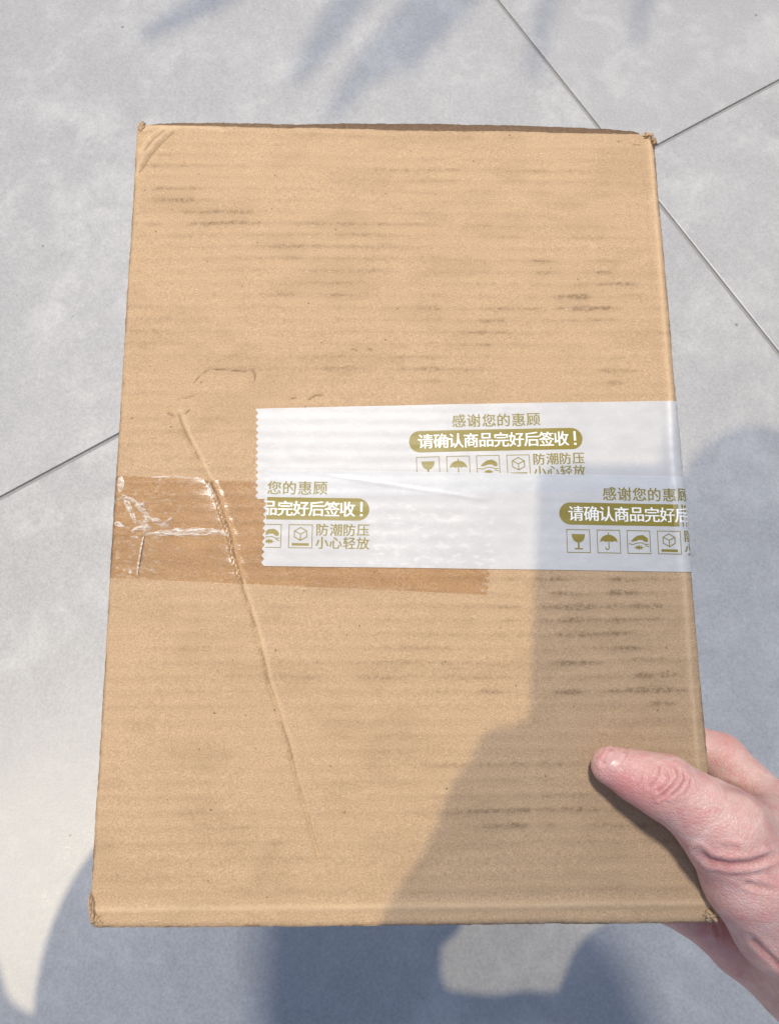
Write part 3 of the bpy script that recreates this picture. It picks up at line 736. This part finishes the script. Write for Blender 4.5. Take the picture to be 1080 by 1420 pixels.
def pxd(pts):
    d, _, p = pl_dist(pxv[:, 0], pxv[:, 1], np.array(pts, float)); return d, p
red = .35 * fbm(pxv[:, 0] / 60, pxv[:, 1] / 60, 5); cre = np.zeros(len(hv)); disp = np.zeros(len(hv))
for pts, wd, dp in [([(914, 1060), (912, 1074), (905, 1086), (898, 1094)], 1.9, .55), ([(921, 1068), (927, 1080), (920, 1091), (909, 1099)], 2.0, .7), ([(937, 1062), (941, 1078), (933, 1090), (921, 1101), (912, 1108)], 2.1, .75), ([(946, 1070), (951, 1080), (943, 1094), (929, 1106)], 2.0, .6),
                    ([(956, 1078), (958, 1090), (948, 1104)], 1.8, .3), ([(890, 1070), (888, 1082), (882, 1092)], 1.8, .25), ([(930, 1070), (934, 1080), (929, 1087)], 1.6, .4),
                    ([(968, 1180), (984, 1194), (1010, 1200), (1040, 1198), (1070, 1188)], 4.5, 1.25), ([(985, 1206), (1015, 1214), (1060, 1212)], 4, .3), ([(1030, 1224), (1075, 1236)], 4, .5), ([(1000, 1175), (1030, 1178)], 4, .35),
                    ([(850, 1036), (842, 1050), (834, 1060)], 2.6, .7), ([(868, 1040), (862, 1052), (850, 1062)], 2.6, .6), ([(1000, 1090), (1040, 1098), (1080, 1125)], 5, .7), ([(1040, 1300), (1070, 1330), (1085, 1345)], 4, .8), ([(990, 1280), (996, 1300)], 3, .6)]:
    d, p = pxd(pts); g = np.exp(-(d / wd) ** 2) * front * sst(0, .12, p) * sst(1, .88, p); disp -= .8 * dp * g; cre = np.maximum(cre, g * min(dp, 1.0))
    disp += .45 * dp * np.exp(-((d - 2.2 * wd) / wd) ** 2) * front
for (x, y, r, k) in [(860, 1090, 40, .8), (905, 1110, 40, .5), (925, 1080, 36, .35), (1000, 1195, 45, .5), (1010, 1010, 40, .5), (1000, 1300, 60, .4)]:
    red += k * np.exp(-((pxv[:, 0] - x) ** 2 + (pxv[:, 1] - y) ** 2) / r ** 2)
hv = hv + vn * disp[:, None]
# ---- the other hand round the phone and the head: out of the frame, they shade the floor and the box
P2, org2 = grid3((-190, 30, -110), (60, 300, 12), 4.0)
lh = smin(cone(P2, (-54, 84, -34), (-70, 120, -34), 20, 36), cone(P2, (-70, 120, -34), (-92, 175, -34), 36, 42), 15)
lh = smin(lh, cone(P2, (-92, 175, -34), (-104, 250, -34), 40, 36), 15)
for i, yy in enumerate((200, 92, 112, 132)):
    lh = smin(lh, cone(P2, (-66 - 5 * i, yy + 6, -30), (-76 - 6 * i, yy, -12), 11, 8.5), 8); lh = smin(lh, cone(P2, (-76 - 6 * i, yy, -12), (-56 - 2 * i, yy - 2, 2), 8.5, 7.5), 4)
lh = smin(lh, cone(P2, (-40, 110, -34), (0, 84, -26), 14, 9), 8)
v2, f2 = surface_nets(lh, org2, 4.0)
P3_, org3 = grid3((-150, -170, -480), (90, 260, -220), 5.0)
HX = -38
head = smin(ell(P3_, (HX, -10, -350), (82, 116, 98)), cone(P3_, (HX, 60, -340), (HX, 190, -330), 55, 60), 30)
head = smin(head, cone(P3_, (HX, -6, -262), (HX, 16, -250), 9, 12), 8)
for sx in (-1, 1): head = smin(head, ell(P3_, (HX + sx * 82, 0, -350), (8, 28, 16)), 6); head = np.maximum(head, -ell(P3_, (HX + sx * 30, -22, -258), (14, 8, 8)))
v3, f3 = surface_nets(head, org3, 5.0)
person = mesh('person', toW(hv / 1000), hf, M_SKIN, attrs={'red': red, 'crease': cre})
mesh('phone_hand', toW(v2 / 1000), f2, M_SKIN, person)
mesh('head', toW(v3 / 1000), f3, M_SKIN, person)
tag(person, 'bare right hand gripping the lower right corner of the box, thumb on top', 'person')
# thumb nail
def nail():
    t1 = hp(885, 1078, -11); ax = unit(t1 - tip); out = unit(np.array([-.1, -.62, -.78])); out = unit(out - ax * (out @ ax)); sd = np.cross(ax, out)
    def sdf(p): return min(float(cone(p, tip, t1, 8.2, 10.6)), float(cone(p, t1, ip, 10.6, 13.0)))
    V = []; n = 15
    for i in range(n):
        s_ = i / (n - 1); half = .62 * (1 - .55 * (2 * s_ - 1) ** 4)
        for j in range(n):
            a = (j / (n - 1) * 2 - 1) * half; dr = out * math.cos(a) + sd * math.sin(a)
            c = tip + ax * (-3.2 + 12.5 * s_); lo_, hi_ = 0.0, 25.0
            for _ in range(24):
                m_ = (lo_ + hi_) / 2
                if sdf(c + dr * m_) < 0: lo_ = m_
                else: hi_ = m_
            edge = max(abs(j / (n - 1) * 2 - 1), abs(2 * s_ - 1) ** 1.5)
            V.append(c + dr * (lo_ + .12 - .6 * max(0, edge - .8) / .2))
    return mesh('thumb_nail', toW(np.array(V) / 1000), grid_faces(n, n), M_NAIL, person)
nail()
# ---- unseen body out of the frame: lumps added and shaped to cast the shadows
def lift(px, py, t): return floor_pt(px, py) * 1000 + SUN * t
P4, org4 = grid3((-900, -250, -620), (700, 1000, 420), 14.0)
def bl_(px, py, t, r): return np.linalg.norm(P4 - lift(px, py, t), axis=-1) - r
LK = 780
sw = bl_(335, 1335, LK, 196)
sw = smin(sw, cone(P4, lift(290, 1400, LK), lift(370, 1580, LK), 160, 130), 30)
sw = smin(sw, cone(P4, lift(890, 1385, LK), lift(1010, 1450, LK), 80, 130), 20)
sw = smin(sw, cone(P4, lift(450, 1275, LK), lift(590, 1252, LK), 60, 46), 20)
sw = smin(sw, cone(P4, lift(-105, 1290, LK), lift(-60, 1480, LK), 58, 60), 10); sw = smin(sw, cone(P4, lift(-50, 1480, LK), lift(300, 1640, LK), 60, 90), 10)  # added lump that throws the shadow at the floor's lower left
sw = smin(sw, cone(P4, lift(620, 1460, LK), lift(622, 1408, LK), 26, 22), 8); sw = smin(sw, cone(P4, lift(715, 1460, LK), lift(728, 1398, LK), 24, 18), 8)
sw = smin(sw, cone(P4, (-50, 130, -300), (-70, 215, -300), 95, 110), 30)
sw = smin(sw, cone(P4, lift(300, 1570, LK), lift(1000, 1570, LK), 118, 118), 20)
# left sleeve up to the hand that holds the phone
sw = smin(sw, cone(P4, (-100, 235, -34), (-120, 330, -60), 44, 56), 20)
sw = smin(sw, cone(P4, (-120, 330, -60), (-60, 300, -240), 56, 90), 30)
sw = smin(sw, cone(P4, (-40, 215, -300), (20, 620, -300), 125, 190), 40)
v4, f4 = surface_nets(sw, org4, 14.0); v4 = relax(v4, f4, 2)
mesh('shadow_body', toW(v4 / 1000), f4, simple('blue_bounce', (.15, .36, .74), .9), person)  # added shadow caster; its blue is chosen to tint the shaded floor
P5, org5 = grid3((-160, -180, -500), (90, 140, -240), 6.0)
hr = np.maximum(ell(P5, (HX, -18, -362), (98, 132, 112)), -ell(P5, (HX, 30, -270), (70, 110, 70)))
v5, f5 = surface_nets(hr, org5, 6.0)
mesh('hair', toW(v5 / 1000), f5, simple('dark_hair', (.03, .022, .018), .5), person)
# ---- the phone that takes the picture
def rounded_slab(x0, x1, y0, y1, z0, z1, r):
    bm = bmesh.new(); bmesh.ops.create_cube(bm, size=1)
    for q in bm.verts: q.co = Vector(((x0 + x1) / 2 + q.co.x * (x1 - x0), (y0 + y1) / 2 + q.co.y * (y1 - y0), (z0 + z1) / 2 + q.co.z * (z1 - z0)))
    ed = [e for e in bm.edges if abs(e.verts[0].co.z - e.verts[1].co.z) > 1]
    bmesh.ops.bevel(bm, geom=ed, offset=r, segments=6, profile=.5, affect='EDGES')
    bmesh.ops.bevel(bm, geom=[e for e in bm.edges if abs(e.verts[0].co.z - e.verts[1].co.z) < .01 and e.calc_face_angle(0) > 1], offset=1.2, segments=2, profile=.5, affect='EDGES')
    v = np.array([q.co[:] for q in bm.verts]); 
    for i, q in enumerate(bm.verts): q.index = i
    f = [[q.index for q in fc.verts] for fc in bm.faces]; bm.free(); return v, f
pv, pf = rounded_slab(-67, 9, -34, 128, -14, -5, 9)
phone = mesh('phone', toW(pv / 1000), pf, simple('phone_glass', (.04, .04, .045), .2), smooth=False)
tag(phone, 'dark phone held up above the box', 'phone')

# ------------------------------------------------------------------ palm leaves that shade the floor at the top of the picture
frond = bpy.data.objects.new('palm_frond', None); C.objects.link(frond)
LT = 2500.0
root = toW(lift(620, -260, LT) / 1000); frond.location = root
tag(frond, 'green palm frond hanging high above the floor', 'plant')
M_LEAF = simple('palm_leaf', (.06, .12, .04), .5)
def leaf(t0, t1, wd):
    a = toW(lift(*t0, LT) / 1000); b = toW(lift(*t1, LT) / 1000); d = b - a; L = np.linalg.norm(d); d /= L
    up = SUNW; sd = unit(np.cross(d, up)); n = 24; V = []
    for i in range(n):
        u = i / (n - 1); ww = wd * (math.sin(math.pi * min(1, .02 + u * .98)) ** .7) * (1 - .25 * u) * .5
        for s in (-1, -.5, 0, .5, 1):
            V.append(a + d * L * u + sd * ww * s + up * (.05 * math.sin(math.pi * u) - .25 * ww * (1 - abs(s))) - root)
    mesh('leaf', V, grid_faces(n, 5), M_LEAF, frond)
for t0, t1, wd in [((190, 55), (420, -70), .052), ((405, 120), (560, -110), .058), ((452, 170), (600, -30), .05), ((500, 120), (680, -90), .085), ((560, 110), (700, -120), .04), ((735, 120), (775, -80), .026), ((880, 70), (905, -60), .022), ((590, 70), (740, -160), .06)]:
    leaf(t0, t1, wd)
rx = [lift(420, -70, LT), lift(600, -120, LT), lift(760, -170, LT), lift(900, -260, LT)]
def stalk():
    V = []; n = 30; pts = np.array([toW(p / 1000) for p in rx]); t = np.linspace(0, 3, n)
    for i in range(n):
        c = np.array([np.interp(t[i], range(4), pts[:, k]) for k in range(3)])
        for k in range(8): a = 2 * math.pi * k / 8; V.append(c + .006 * np.array([0, math.cos(a), math.sin(a)]) - root)
    Fq = [(i * 8 + k, i * 8 + (k + 1) % 8, (i + 1) * 8 + (k + 1) % 8, (i + 1) * 8 + k) for i in range(n - 1) for k in range(8)]
    mesh('stalk', V, Fq, M_LEAF, frond)
stalk()
bpy.data.objects.remove(fl_e)
